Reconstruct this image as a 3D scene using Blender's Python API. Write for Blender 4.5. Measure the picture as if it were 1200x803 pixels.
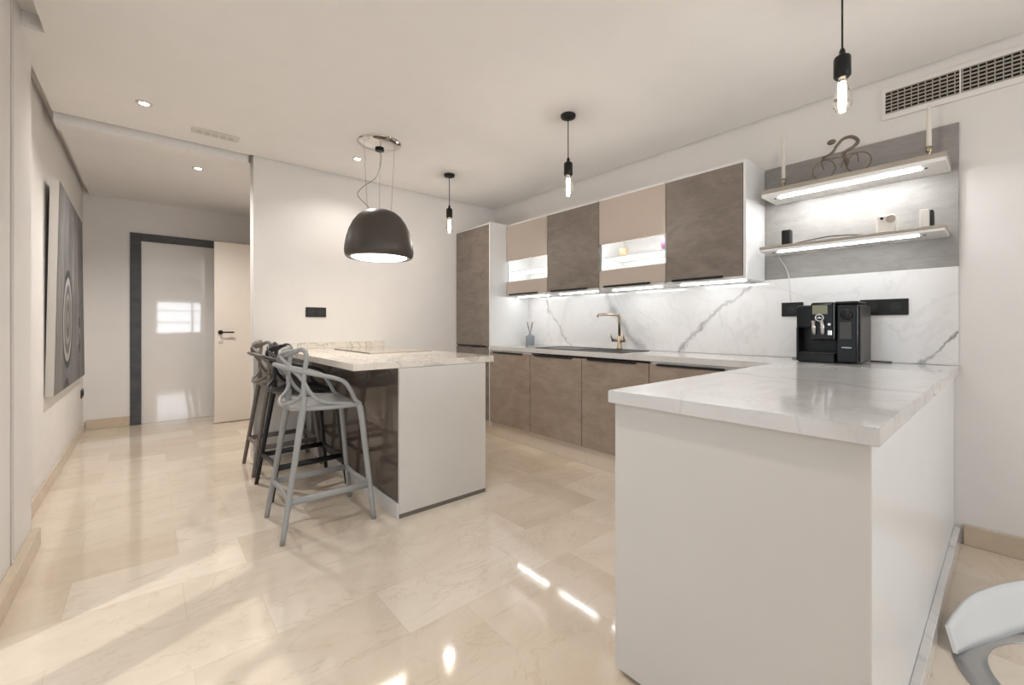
import bpy, bmesh, math, random
from mathutils import Vector, Matrix, noise
PI = math.pi
random.seed(7)
S = bpy.context.scene
C = S.collection
for o in list(bpy.data.objects): bpy.data.objects.remove(o)

# ------------------------------------------------------------ camera
F_PX, YAW, CAM_H = 499.0, .707, 1.13
cd = bpy.data.cameras.new('camera'); cam = bpy.data.objects.new('camera', cd); C.objects.link(cam)
cam.location = (0, 0, CAM_H); cam.rotation_euler = (PI/2, 0, PI/2 - YAW)
cd.sensor_width = 36; cd.sensor_fit = 'HORIZONTAL'; cd.lens = F_PX/1200*36
cd.shift_y = -20.1/1200; cd.clip_start = .02; cd.clip_end = 200
S.camera = cam
S.view_settings.view_transform = 'Standard'; S.view_settings.look = 'None'
S.view_settings.gamma = 1; S.view_settings.exposure = 0.32; S.view_settings.use_curve_mapping = False

# ------------------------------------------------------------ world and daylight
DAY = (.80, .90, 1.0)
w = bpy.data.worlds.new('World'); S.world = w; w.use_nodes = True
w.node_tree.nodes['Background'].inputs[0].default_value = (.75, .87, 1, 1)
w.node_tree.nodes['Background'].inputs[1].default_value = 1.0

def area(name, loc, direction, sx, sy, power, color):
    d = bpy.data.lights.new(name, 'AREA'); d.shape = 'RECTANGLE'; d.size = sx; d.size_y = sy
    d.energy = power; d.color = color
    o = bpy.data.objects.new(name, d); C.objects.link(o); o.location = loc
    o.rotation_euler = Vector(direction).to_track_quat('-Z', 'Y').to_euler()
    return o
area('daylight_rear', (3.6, 1.45, 1.35), (-1, 0, .30), 2.5, 1.0, 42, (.90, .95, 1.0))
area('daylight_side', (-1.0, -1.1, 1.35), (0, 1, .15), 1.9, 1.9, 6, (.92, .96, 1.0))
sd = bpy.data.lights.new('sun', 'SUN'); sun = bpy.data.objects.new('sun', sd); C.objects.link(sun)
sd.energy = .75; sd.angle = math.radians(1.6); sd.color = (1, .96, .9)
sun.rotation_euler = Vector((-.36, .80, -1.7)).to_track_quat('-Z', 'Y').to_euler()
WARM = (1.0, .965, .93)

# ------------------------------------------------------------ material helpers
def new_mat(name):
    m = bpy.data.materials.new(name); m.use_nodes = True
    nt = m.node_tree; b = nt.nodes['Principled BSDF']
    return m, nt, b
def N(nt, t, **kw):
    n = nt.nodes.new(t)
    for k, v in kw.items(): setattr(n, k, v)
    return n
def setin(n, **kw):
    for k, v in kw.items(): n.inputs[k.replace('_', ' ')].default_value = v
def lin(r, g, b):
    f = lambda c: (c/255/12.92 if c/255 <= .04045 else ((c/255+.055)/1.055)**2.4)
    return (f(r), f(g), f(b), 1)
def ramp(nt, stops):
    r = N(nt, 'ShaderNodeValToRGB'); e = r.color_ramp.elements
    while len(e) < len(stops): e.new(.5)
    for el, (p, c) in zip(e, stops):
        el.position = p; el.color = c if len(c) == 4 else (*c, 1)
    return r
def position(nt, scale=(1, 1, 1), rot=(0, 0, 0), loc=(0, 0, 0)):
    g = N(nt, 'ShaderNodeNewGeometry'); mp = N(nt, 'ShaderNodeMapping')
    mp.inputs['Scale'].default_value = scale; mp.inputs['Rotation'].default_value = rot
    mp.inputs['Location'].default_value = loc
    nt.links.new(g.outputs['Position'], mp.inputs[0]); return mp.outputs[0]
def plain(name, col, rough=.5, metal=0, var=.03, scale=6, bump=0, coat=0, spec=.5, trans=0, emit=None, es=0):
    """principled colour gently mottled with noise"""
    m, nt, b = new_mat(name)
    col = tuple(col[:3])
    n = N(nt, 'ShaderNodeTexNoise'); setin(n, Scale=scale, Detail=4.0)
    nt.links.new(position(nt), n.inputs['Vector'])
    r = ramp(nt, [(.3, tuple(c*(1-var) for c in col)), (.7, tuple(min(1, c*(1+var)) for c in col))])
    nt.links.new(n.outputs[0], r.inputs[0]); nt.links.new(r.outputs[0], b.inputs['Base Color'])
    setin(b, Roughness=rough, Metallic=metal)
    if trans and 'cabinet' in name: setin(b, IOR=1.12)
    b.inputs['Specular IOR Level'].default_value = spec
    b.inputs['Coat Weight'].default_value = coat; b.inputs['Coat Roughness'].default_value = .04
    b.inputs['Transmission Weight'].default_value = trans
    if emit: b.inputs['Emission Color'].default_value = (*emit[:3], 1); b.inputs['Emission Strength'].default_value = es
    if bump:
        bp = N(nt, 'ShaderNodeBump'); bp.inputs['Strength'].default_value = bump; bp.inputs['Distance'].default_value = .002
        n2 = N(nt, 'ShaderNodeTexNoise'); setin(n2, Scale=120.0, Detail=3.0); nt.links.new(position(nt), n2.inputs['Vector'])
        nt.links.new(n2.outputs[0], bp.inputs['Height']); nt.links.new(bp.outputs[0], b.inputs['Normal'])
    return m
def glow(name, col, strength):
    m = bpy.data.materials.new(name); m.use_nodes = True; nt = m.node_tree
    nt.nodes.remove(nt.nodes['Principled BSDF'])
    e = N(nt, 'ShaderNodeEmission'); e.inputs[0].default_value = (*col[:3], 1); e.inputs[1].default_value = strength
    nt.links.new(e.outputs[0], nt.nodes['Material Output'].inputs[0]); return m
def math_(nt, op, a, b=None):
    n = N(nt, 'ShaderNodeMath', operation=op)
    for i, v in enumerate((a, b)):
        if v is None: continue
        if isinstance(v, (int, float)): n.inputs[i].default_value = v
        else: nt.links.new(v, n.inputs[i])
    return n.outputs[0]
def concrete(name, c1, c2, rough=.45):
    m, nt, b = new_mat(name)
    a = N(nt, 'ShaderNodeTexNoise'); setin(a, Scale=5.0, Detail=8.0, Roughness=.65, Distortion=.6)
    nt.links.new(position(nt, (1, 1, 2.2)), a.inputs['Vector'])
    s = N(nt, 'ShaderNodeTexNoise'); setin(s, Scale=45.0, Detail=5.0, Roughness=.7)
    nt.links.new(position(nt, (.35, .35, 1.6)), s.inputs['Vector'])
    mix = math_(nt, 'ADD', math_(nt, 'MULTIPLY', a.outputs[0], .7), math_(nt, 'MULTIPLY', s.outputs[0], .3))
    r = ramp(nt, [(.36, c1), (.62, c2)]); nt.links.new(mix, r.inputs[0]); nt.links.new(r.outputs[0], b.inputs['Base Color'])
    setin(b, Roughness=rough); return m
def marble(name, base, vein, lines=(), rough=.12, amount=.5, coat=.3, scale=1.0):
    """white stone with fine random veins plus a few big veins; lines = (nx,ny,nz,c,width,strength)"""
    m, nt, b = new_mat(name)
    P = position(nt)
    fac = None
    for sc, wd, st in ((1.1*scale, .018, amount), (2.7*scale, .022, amount*.5)):
        n = N(nt, 'ShaderNodeTexNoise'); setin(n, Scale=sc, Detail=6.0, Roughness=.55, Distortion=1.2)
        nt.links.new(position(nt, (1, 1, .8), (.4, .3, .9)), n.inputs['Vector'])
        d = math_(nt, 'ABSOLUTE', math_(nt, 'SUBTRACT', n.outputs[0], .5))
        v = math_(nt, 'MULTIPLY', math_(nt, 'MAXIMUM', math_(nt, 'SUBTRACT', 1.0, math_(nt, 'DIVIDE', d, wd)), 0.0), st)
        msk = N(nt, 'ShaderNodeTexNoise'); setin(msk, Scale=1.6, Detail=2.0); nt.links.new(P, msk.inputs['Vector'])
        v = math_(nt, 'MULTIPLY', v, math_(nt, 'MULTIPLY', msk.outputs[0], 1.3))
        fac = v if fac is None else math_(nt, 'MAXIMUM', fac, v)
    warp = N(nt, 'ShaderNodeTexNoise'); setin(warp, Scale=3.2, Detail=6.0, Roughness=.6); nt.links.new(P, warp.inputs['Vector'])
    wv = math_(nt, 'MULTIPLY', math_(nt, 'SUBTRACT', warp.outputs[0], .5), .30)
    brk = N(nt, 'ShaderNodeTexNoise'); setin(brk, Scale=9.0, Detail=4.0); nt.links.new(P, brk.inputs['Vector'])
    for (nx, ny, nz, c, wd, st) in lines:
        dt = N(nt, 'ShaderNodeVectorMath', operation='DOT_PRODUCT'); nt.links.new(P, dt.inputs[0]); dt.inputs[1].default_value = (nx, ny, nz)
        d = math_(nt, 'ABSOLUTE', math_(nt, 'ADD', math_(nt, 'SUBTRACT', dt.outputs['Value'], c), wv))
        v = math_(nt, 'MAXIMUM', math_(nt, 'SUBTRACT', 1.0, math_(nt, 'DIVIDE', d, wd)), 0.0)
        v = math_(nt, 'MULTIPLY', v, math_(nt, 'MULTIPLY', brk.outputs[0], 2*st))
        fac = math_(nt, 'MAXIMUM', fac, v)
    cl = N(nt, 'ShaderNodeTexNoise'); setin(cl, Scale=2.0, Detail=5.0); nt.links.new(P, cl.inputs['Vector'])
    fac = math_(nt, 'ADD', fac, math_(nt, 'MULTIPLY', math_(nt, 'MAXIMUM', math_(nt, 'SUBTRACT', cl.outputs[0], .5), 0.0), .5))
    mx = N(nt, 'ShaderNodeMix', data_type='RGBA'); nt.links.new(fac, mx.inputs[0])
    mx.inputs[6].default_value = base; mx.inputs[7].default_value = vein
    nt.links.new(mx.outputs[2], b.inputs['Base Color'])
    setin(b, Roughness=rough); b.inputs['Coat Weight'].default_value = coat; return m
def floor_mat():
    m, nt, b = new_mat('polished_stone_tiles')
    g = N(nt, 'ShaderNodeNewGeometry'); sp = N(nt, 'ShaderNodeSeparateXYZ'); nt.links.new(g.outputs['Position'], sp.inputs[0])
    cb = N(nt, 'ShaderNodeCombineXYZ')
    nt.links.new(math_(nt, 'ADD', sp.outputs[1], .255+6.15), cb.inputs[0]); nt.links.new(math_(nt, 'ADD', sp.outputs[0], 1.12+9.3), cb.inputs[1])
    br = N(nt, 'ShaderNodeTexBrick'); br.offset = .4; br.squash = 1
    setin(br, Scale=1.0, Mortar_Size=.0012, Mortar_Smooth=.3, Bias=0.0, Brick_Width=.615, Row_Height=.31)
    br.inputs['Color1'].default_value = (0, 0, 0, 1); br.inputs['Color2'].default_value = (1, 1, 1, 1); br.inputs['Mortar'].default_value = (.5, .5, .5, 1)
    nt.links.new(cb.outputs[0], br.inputs['Vector'])
    # offset the stone figure per tile
    off = N(nt, 'ShaderNodeVectorMath', operation='MULTIPLY_ADD'); nt.links.new(br.outputs['Color'], off.inputs[0]); off.inputs[1].default_value = (7, 5, 3)
    mp = position(nt, (1.6, .8, 1), (0, 0, .35)); nt.links.new(mp, off.inputs[2])
    n = N(nt, 'ShaderNodeTexNoise'); setin(n, Scale=2.2, Detail=9.0, Roughness=.62, Distortion=.9); nt.links.new(off.outputs[0], n.inputs['Vector'])
    n2 = N(nt, 'ShaderNodeTexNoise'); setin(n2, Scale=30.0, Detail=5.0, Roughness=.7); nt.links.new(off.outputs[0], n2.inputs['Vector'])
    f = math_(nt, 'ADD', math_(nt, 'MULTIPLY', n.outputs[0], .55), math_(nt, 'MULTIPLY', n2.outputs[0], .15))
    bs = N(nt, 'ShaderNodeSeparateColor'); nt.links.new(br.outputs['Color'], bs.inputs[0])
    f = math_(nt, 'ADD', f, math_(nt, 'MULTIPLY', bs.outputs[0], .30))
    r = ramp(nt, [(.22, FLOOR_A), (.50, FLOOR_B), (.78, FLOOR_C)]); nt.links.new(f, r.inputs[0])
    vn = N(nt, 'ShaderNodeTexNoise'); setin(vn, Scale=1.7, Detail=7.0, Roughness=.6, Distortion=1.5); nt.links.new(off.outputs[0], vn.inputs['Vector'])
    vd = math_(nt, 'ABSOLUTE', math_(nt, 'SUBTRACT', vn.outputs[0], .5))
    vf = math_(nt, 'MULTIPLY', math_(nt, 'MAXIMUM', math_(nt, 'SUBTRACT', 1.0, math_(nt, 'DIVIDE', vd, .012)), 0.0), .35)
    mx = N(nt, 'ShaderNodeMix', data_type='RGBA'); nt.links.new(vf, mx.inputs[0]); nt.links.new(r.outputs[0], mx.inputs[6]); mx.inputs[7].default_value = FLOOR_V
    mo = N(nt, 'ShaderNodeMix', data_type='RGBA'); nt.links.new(math_(nt, 'MULTIPLY', br.outputs['Fac'], .45), mo.inputs[0]); nt.links.new(mx.outputs[2], mo.inputs[6]); mo.inputs[7].default_value = FLOOR_V
    nt.links.new(mo.outputs[2], b.inputs['Base Color'])
    setin(b, Roughness=.085); b.inputs['Specular IOR Level'].default_value = .55
    b.inputs['Coat Weight'].default_value = .35; b.inputs['Coat Roughness'].default_value = .05
    return m
FLOOR_A = lin(208, 190, 168); FLOOR_B = lin(222, 207, 188); FLOOR_C = lin(234, 223, 208); FLOOR_V = lin(194, 170, 144)

M = {}
M['floor'] = floor_mat()
M['ceiling'] = plain('ceiling_paint', lin(242, 239, 236), .9, var=.01)
M['wall'] = plain('warm_white_paint', lin(232, 228, 224), .85, var=.012, bump=.05)
M['baseboard'] = plain('beige_stone_skirting', lin(203, 186, 163), .2, var=.05, scale=14, coat=.3)
M['white'] = plain('matt_white_lacquer', lin(215, 210, 204), .5, var=.01)
M['plinth'] = plain('cream_plinth_board', lin(226, 212, 196), .35, var=.02)
M['white_satin'] = plain('satin_white_laminate', lin(232, 231, 229), .28, var=.01)
M['gloss_white'] = plain('high_gloss_white_lacquer', lin(236, 232, 228), .04, var=.01, coat=1)
M['door_white'] = plain('white_door_paint', lin(224, 214, 202), .45, var=.01)
M['frame_dark'] = concrete('charcoal_wood_frame', lin(58, 60, 64), lin(80, 82, 86), .4)
M['slate'] = concrete('taupe_concrete_laminate', lin(114, 103, 94), lin(138, 127, 118))
M['slate_lit'] = concrete('taupe_concrete_laminate_lit', lin(142, 126, 113), lin(165, 149, 135))  # same laminate as the upper doors, with the warm light painted into its colour
M['slate_panel'] = concrete('grey_slate_panel', lin(138, 134, 130), lin(158, 154, 150))
M['shelf_top'] = concrete('greige_shelf_laminate', lin(150, 140, 128), lin(170, 160, 148))
M['beige'] = plain('beige_lacquer_front', lin(190, 177, 166), .25, var=.015)
M['island_front'] = plain('grey_brown_gloss_panel', lin(92, 82, 74), .18, var=.04, coat=.4)
M['counter'] = marble('white_marble_worktop', lin(218, 215, 212), lin(150, 146, 144), rough=.14, amount=.22,
    lines=((.2, .97, 0, 1.75, .03, .35), (-.35, .93, 0, 2.75, .02, .4)))
M['counter_island'] = marble('veined_marble_worktop', lin(230, 222, 211), lin(104, 100, 98), rough=.14, amount=.7, scale=2.2)
M['backsplash'] = marble('white_marble_backsplash', lin(235, 233, 231), lin(128, 126, 128), rough=.12, amount=.16,
    lines=((.80, 0, .60, -1.10, .055, .48), (.72, 0, -.69, -1.83, .022, .62), (.68, 0, -.73, -.92, .016, .75), (.80, 0, .60, -1.72, .016, .45)))
M['black'] = plain('satin_black_plastic', (.010, .010, .010), .38, var=.1, spec=.35)
M['black_gloss'] = plain('gloss_black_plastic', (.008, .008, .008), .14, var=.1, spec=.25)
M['black_matt'] = plain('black_grille_plastic', (.02, .02, .02), .7, var=.1)
M['side_grey'] = plain('dark_silver_plastic', (.085, .082, .078), .45, metal=.4)
M['silver'] = plain('brushed_silver', (.72, .70, .66), .25, metal=.9)
M['chrome'] = plain('polished_chrome', (.66, .63, .60), .04, metal=1, var=.005)
M['brass'] = plain('bronzed_steel', lin(176, 160, 140), .22, metal=1)
M['hood'] = plain('bronze_grey_lacquer', lin(78, 72, 66), .45, metal=.25, var=.05)
M['wire_grey'] = plain('grey_steel_wire', (.25, .24, .23), .4, metal=.7)
M['stool_light'] = plain('light_grey_moulded_plastic', lin(158, 158, 156), .42, var=.02)
M['stool_taupe'] = plain('taupe_grey_moulded_plastic', lin(118, 112, 106), .42, var=.02)
M['stool_black'] = plain('black_moulded_plastic', lin(26, 28, 32), .38, var=.05)
M['glass'] = plain('clear_glass', (1, 1, 1), .01, trans=1, var=0)
M['frost'] = plain('pale_cabinet_glass', (.95, .97, .98), .03, trans=1, var=0)
M['bulb'] = plain('clear_bulb_glass', (1, .97, .92), .0, trans=1, var=0)
M['led'] = glow('cool_led_strip', (.95, .98, 1), 24)
M['led_shelf'] = glow('cool_shelf_led_strip', (.95, .98, 1), 100)
M['led_soft'] = glow('cabinet_led', (.95, .98, 1), 27)
M['hood_light'] = glow('warm_hood_light', (1, .94, .86), 4.5)
M['downlight'] = glow('warm_downlight_lens', (1, .84, .62), 30)
M['filament'] = glow('warm_led_filament', (1, .80, .55), 26)
M['sink'] = plain('black_composite_sink', (.025, .024, .023), .3, var=.15, scale=80)
M['candle'] = plain('white_wax', lin(225, 218, 208), .5)
M['sculpt'] = plain('antique_bronze_wire', lin(120, 106, 92), .35, metal=.6)
M['diffuser'] = plain('blue_grey_ceramic', lin(128, 136, 142), .35)
M['reed'] = plain('dark_reed', lin(88, 84, 80), .8)
M['window_frame'] = plain('white_window_frame', lin(235, 235, 235), .4)
M['pink'] = plain('pink_ceramic', lin(214, 150, 190), .4)
M['tan'] = plain('tan_ceramic', lin(205, 178, 140), .4)
M['curtain'] = plain('white_linen_curtain', lin(225, 222, 216), .9, var=.03)
M['gravel'] = plain('pale_terrace_paving', lin(190, 180, 165), .9, var=.1)
M['hedge'] = plain('green_hedge_leaves', lin(110, 130, 70), .9, var=.4, scale=25)
M['recess_shade'] = plain('painted_recess_shade', (.012, .011, .010), .9)  # near-black colour for the shade in the grille opening
M['grille_slat'] = plain('grey_metal_slat', lin(172, 164, 154), .5)
M['badge'] = plain('silver_badge', (.8, .8, .8), .2, metal=.6)
M['slat'] = plain('dark_grey_metal_slat', lin(112, 106, 98), .5)

# ------------------------------------------------------------ mesh helpers
def BM(): return bmesh.new()
def bx(bm, x0, x1, y0, y1, z0, z1, bev=0, seg=1):
    x0, x1 = sorted((x0, x1)); y0, y1 = sorted((y0, y1)); z0, z1 = sorted((z0, z1))
    r = bmesh.ops.create_cube(bm, size=1)
    for v in r['verts']: v.co = Vector(((x0+x1)/2+v.co.x*(x1-x0), (y0+y1)/2+v.co.y*(y1-y0), (z0+z1)/2+v.co.z*(z1-z0)))
    if bev:
        es = list({e for v in r['verts'] for e in v.link_edges})
        bmesh.ops.bevel(bm, geom=es, offset=bev, segments=seg, affect='EDGES', profile=.5)
    return bm
def catmull(P, n=8, closed=False):
    P = [Vector(p) for p in P]; out = []
    m = len(P); rng = range(m if closed else m-1)
    for i in rng:
        g = (lambda k: P[k % m]) if closed else (lambda k: P[min(max(k, 0), m-1)])
        a, b, c, d = g(i-1), g(i), g(i+1), g(i+2)
        for k in range(n):
            t = k/n
            out.append(.5*((2*b)+(c-a)*t+(2*a-5*b+4*c-d)*t*t+(3*b-a-3*c+d)*t**3))
    if not closed: out.append(P[-1])
    return out
def tube(bm, pts, r, n=10, closed=False, flat=None, up=(0, 0, 1), smooth=0):
    """sweep a circle (or an ellipse r x flat, flat measured along up) along pts; r may be a list"""
    if smooth:
        if isinstance(r, (list, tuple)):
            rr = []
            for i in range(len(r)-1): rr += [r[i]+(r[i+1]-r[i])*k/smooth for k in range(smooth)]
            rr.append(r[-1]); r = rr
        pts = catmull(pts, smooth, closed)
    pts = [Vector(p) for p in pts]; m = len(pts); rings = []
    up = Vector(up)
    for i, p in enumerate(pts):
        if closed: t = pts[(i+1) % m]-pts[i-1]
        else: t = pts[min(i+1, m-1)]-pts[max(i-1, 0)]
        t.normalize()
        s = t.cross(up)
        if s.length < 1e-3: s = t.cross(Vector((0, 1, 0)) if abs(up.y) < .9 else Vector((1, 0, 0)))
        s.normalize(); q = s.cross(t).normalized()
        ri = r[i] if isinstance(r, (list, tuple)) else r
        fl = ri if flat is None else flat
        rings.append([bm.verts.new(p+s*math.cos(a)*ri+q*math.sin(a)*fl) for a in [2*PI*k/n for k in range(n)]])
    for i in range(m if closed else m-1):
        A, B = rings[i], rings[(i+1) % m]
        for k in range(n):
            f = bm.faces.new((A[k], A[(k+1) % n], B[(k+1) % n], B[k])); f.smooth = True
    if not closed:
        bm.faces.new(rings[0][::-1]); bm.faces.new(rings[-1])
    return bm
def lathe(bm, prof, c=(0, 0, 0), n=40, cap=True):
    c = Vector(c); rings = []
    for (r, z) in prof:
        if r < 1e-5: rings.append([bm.verts.new(c+Vector((0, 0, z)))])
        else: rings.append([bm.verts.new(c+Vector((r*math.cos(2*PI*k/n), r*math.sin(2*PI*k/n), z))) for k in range(n)])
    for A, B in zip(rings, rings[1:]):
        for k in range(n):
            k2 = (k+1) % n
            if len(A) == 1 and len(B) == 1: continue
            if len(A) == 1: f = bm.faces.new((A[0], B[k], B[k2]))
            elif len(B) == 1: f = bm.faces.new((A[k], B[0], A[k2]))
            else: f = bm.faces.new((A[k], B[k], B[k2], A[k2]))
            f.smooth = True
    if cap:
        if len(rings[0]) > 1: bm.faces.new(rings[0])
        if len(rings[-1]) > 1: bm.faces.new(rings[-1][::-1])
    return bm
def disc_y(bm, x, y, z, r, d, n=24):
    """short cylinder whose axis is y, front at y, going back by d"""
    return tube(bm, [(x, y, z), (x, y+d, z)], r, n, up=(0, 0, 1))
def disc_x(bm, x, y, z, r, d, n=24): return tube(bm, [(x, y, z), (x+d, y, z)], r, n)
def poly_prism(bm, pts, z0, z1):
    a = [bm.verts.new((x, y, z0)) for x, y in pts]; b = [bm.verts.new((x, y, z1)) for x, y in pts]
    bm.faces.new(a[::-1]); bm.faces.new(b)
    for i in range(len(pts)):
        j = (i+1) % len(pts); bm.faces.new((a[i], a[j], b[j], b[i]))
    return bm
def wloc(o):
    v = Vector((0, 0, 0))
    while o: v = v+o.location; o = o.parent
    return v
def obj(name, bm, mat, parent=None, base=None):
    """world-space bmesh -> one object; origin at its base (or at the parent's origin)"""
    bmesh.ops.recalc_face_normals(bm, faces=bm.faces)
    if parent is not None: org = wloc(parent)
    elif base is not None: org = Vector(base)
    else:
        xs = [v.co.x for v in bm.verts]; ys = [v.co.y for v in bm.verts]; zs = [v.co.z for v in bm.verts]
        org = Vector(((min(xs)+max(xs))/2, (min(ys)+max(ys))/2, min(zs)))
    for v in bm.verts: v.co -= org
    me = bpy.data.meshes.new(name); bm.to_mesh(me); bm.free(); me.materials.append(M[mat] if isinstance(mat, str) else mat)
    o = bpy.data.objects.new(name, me); C.objects.link(o)
    if parent is not None: o.parent = parent
    else: o.location = org
    return o
def tag(o, label, cat, group=None):
    o['label'] = label; o['category'] = cat
    if group: o['group'] = group
    return o
def thing(name, label, cat, loc, group=None):
    o = bpy.data.objects.new(name, None); C.objects.link(o); o.location = loc; o.empty_display_size = .1
    return tag(o, label, cat, group)
def copy_tree(o, parent=None):
    c = o.copy(); C.objects.link(c)
    if parent is not None: c.parent = parent
    for ch in list(o.children): copy_tree(ch, c)
    return c
def struct(name, bm, mat, parent=None, label=None):
    o = obj(name, bm, mat, parent)
    if parent is None: o['kind'] = 'structure'
    if label: o['label'] = label
    return o
def text_mesh(s, size, depth, font_align='CENTER'):
    cu = bpy.data.curves.new('t', 'FONT'); cu.body = s; cu.size = size; cu.extrude = depth; cu.align_x = font_align; cu.align_y = 'CENTER'
    to = bpy.data.objects.new('t', cu); C.objects.link(to)
    dg = bpy.context.evaluated_depsgraph_get(); me = bpy.data.meshes.new_from_object(to.evaluated_get(dg))
    bpy.data.objects.remove(to); bm = BM(); bm.from_mesh(me); bpy.data.meshes.remove(me); return bm

# ------------------------------------------------------------ room shell
H = 2.54; YK = 3.21; XB = -4.09; XE = -6.45; YL = -.53; YN = -.455; XN = -3.25; XR = 3.2
struct('floor', bx(BM(), XE-.15, XR+.15, -.75, YK+.15, -.12, 0), 'floor')
# walls
struct('wall_right', bx(BM(), XB-.0, XR, YK, YK+.15, 0, 2.62), 'wall', label='white kitchen wall carrying cabinets and air grille')
struct('wall_back', bx(BM(), XB-.15, XB, .666, YK+.15, 0, 2.62), 'wall', label='warm white wall behind the kitchen island')
struct('wall_left', bx(BM(), XE, XN, YL-.15, YL, 0, 2.62), 'wall', label='white corridor wall where the painting hangs')
GX0, GX1, GZ = -2.25, -.25, 2.2       # glazed opening in the near left wall, outside the frame
bm = BM(); bx(bm, XN, GX0, -.68, YN, 0, 2.62); bx(bm, GX1, XR, -.68, YN, 0, 2.62); bx(bm, GX0, GX1, -.68, YN, GZ, 2.62)
struct('wall_near', bm, 'wall', label='thicker white wall at the left edge, in front of the painting wall')
bm = BM(); bx(bm, XE-.15, XE, YL-.15, -.061, 0, 2.62); bx(bm, XE-.15, XE, .86, 1.55, 0, 2.62); bx(bm, XE-.15, XE, -.061, .86, 2.09, 2.62)
struct('wall_end', bm, 'wall', label='end wall of the corridor with the dark door frame')
struct('wall_corridor', bx(BM(), XE, XB-.15, 1.40, 1.55, 0, 2.62), 'wall')
RY0, RY1, RZ0, RZ1 = .15, 2.75, .86, 1.92
bm = BM(); bx(bm, XR, XR+.15, -.68, RY0, 0, 2.62); bx(bm, XR, XR+.15, RY1, YK+.15, 0, 2.62); bx(bm, XR, XR+.15, RY0, RY1, 0, RZ0); bx(bm, XR, XR+.15, RY0, RY1, RZ1, 2.62)
struct('wall_rear', bm, 'wall')
# ceiling: a dropped panel with a narrow shadow gap round its edge
struct('ceiling', bx(BM(), XE-.15, XR+.15, -.75, YK+.15, 2.62, 2.74), 'ceiling')
G = .05
struct('ceiling_panel', poly_prism(BM(), [(XB-.0, YL+G), (-3.03, YL+G), (-3.03, YN+.075), (XR-.01, YN+.075), (XR-.01, YK-.014), (XB+.012, YK-.014), (XB+.012, .64), (XB-.0, .64)], H, 2.619), 'ceiling')
struct('ceiling_corridor', poly_prism(BM(), [(XE+.002, YL+.045), (XB-.20, YL+.045), (XB-.20, 1.398), (XE+.002, 1.398)], H+.004, 2.619), 'ceiling')
struct('trim_beam', bx(BM(), XB-.20, XB-.045, YL+G, .635, 2.486, 2.619), 'ceiling')
struct('trim_lip', bx(BM(), XN, -3.031, YN+.0, YN+.074, H+.012, 2.61), 'ceiling')
# skirting
struct('baseboard_left', bx(BM(), XE+.016, XN-.002, YL, YL+.016, 0, .095, .003), 'baseboard')
struct('baseboard_near', bx(BM(), XN-.002, GX0-.06, YN, YN+.035, 0, .09, .004), 'baseboard')
struct('baseboard_end', bx(BM(), XE, XE+.014, YL+.018, -.158, 0, .11, .003), 'baseboard')
struct('baseboard_right', bx(BM(), -.158, XR-.002, YK-.016, YK, 0, .104, .003), 'baseboard')
struct('trim_bead', bx(BM(), -2.845, -2.82, YN, YN+.007, .09, 2.62, .002), 'white')
# corridor door: charcoal frame round a gloss white panel
d1 = bpy.data.objects.new('door_1', None); C.objects.link(d1); d1.location = (XE, .4, 0); d1['kind'] = 'structure'; d1['label'] = 'gloss white door in charcoal frame at the corridor end'
bm = BM(); bx(bm, XE-.02, XE+.02, -.155, -.061, 0, 2.18, .003); bx(bm, XE-.02, XE+.02, .862, .955, 0, 2.18, .003); bx(bm, XE-.02, XE+.02, -.061, .862, 2.092, 2.18, .003)
obj('door_frame', bm, 'frame_dark', d1)
obj('door_panel', bx(BM(), XE-.05, XE-.012, -.0605, .8615, .001, 2.0915, .002), 'gloss_white', d1)
# second door leaf, standing open across the corridor
d2 = bpy.data.objects.new('door_2', None); C.objects.link(d2); d2.location = (-5.93, 1.38, 0); d2['kind'] = 'structure'; d2['label'] = 'plain white door leaf standing open in the corridor'
obj('door_leaf', bx(BM(), -5.965, -5.925, .575, 1.385, .008, 2.095, .003), 'door_white', d2)
hd = obj('door_handle', tube(tube(BM(), [(-5.925, .635, 1.05), (-5.915, .635, 1.05)], .025, 20), [(-5.915, .635, 1.05), (-5.873, .635, 1.05), (-5.868, .645, 1.05), (-5.868, .76, 1.05)], .009, 10), 'black', d2)
obj('lock_plate', tube(BM(), [(-5.925, .635, .94), (-5.917, .635, .94)], .022, 20), 'silver', d2)
# windows outside the frame, where the daylight comes in
def window(name, horizontal, a0, a1, z0, z1, c, nm, rows=1):
    r = bpy.data.objects.new(name, None); C.objects.link(r); r['kind'] = 'structure'
    fb = BM(); gb = BM()
    def box(b, p0, p1, q0, q1, zz0, zz1, bev=0):
        if horizontal: bx(b, p0, p1, q0, q1, zz0, zz1, bev)
        else: bx(b, q0, q1, p0, p1, zz0, zz1, bev)
    r.location = ((a0+a1)/2, c, z0) if horizontal else (c, (a0+a1)/2, z0)
    t = .05
    box(fb, a0, a1, c-.03, c+.03, z0, z0+t); box(fb, a0, a1, c-.03, c+.03, z1-t, z1)
    for k in range(nm+1):
        p = a0+(a1-a0-t)*k/nm; box(fb, p, p+t, c-.03, c+.03, z0+t, z1-t)
    for k in range(1, rows): 
        zz = z0+(z1-z0)*k/rows; box(fb, a0+t, a1-t, c-.015, c+.015, zz-.012, zz+.012)
    obj('window_frame', fb, 'window_frame', r)
    return r
window('window_1', False, RY0, RY1, RZ0, RZ1, XR+.07, 3, 3)
window('window_2', True, GX0, GX1, .0, GZ, -.60, 2)

# ------------------------------------------------------------ kitchen run: cabinets
YF = 2.67                      # front plane of the base and tall doors
XC = [-3.455, -2.850, -2.240, -1.635, -1.125]
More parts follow.
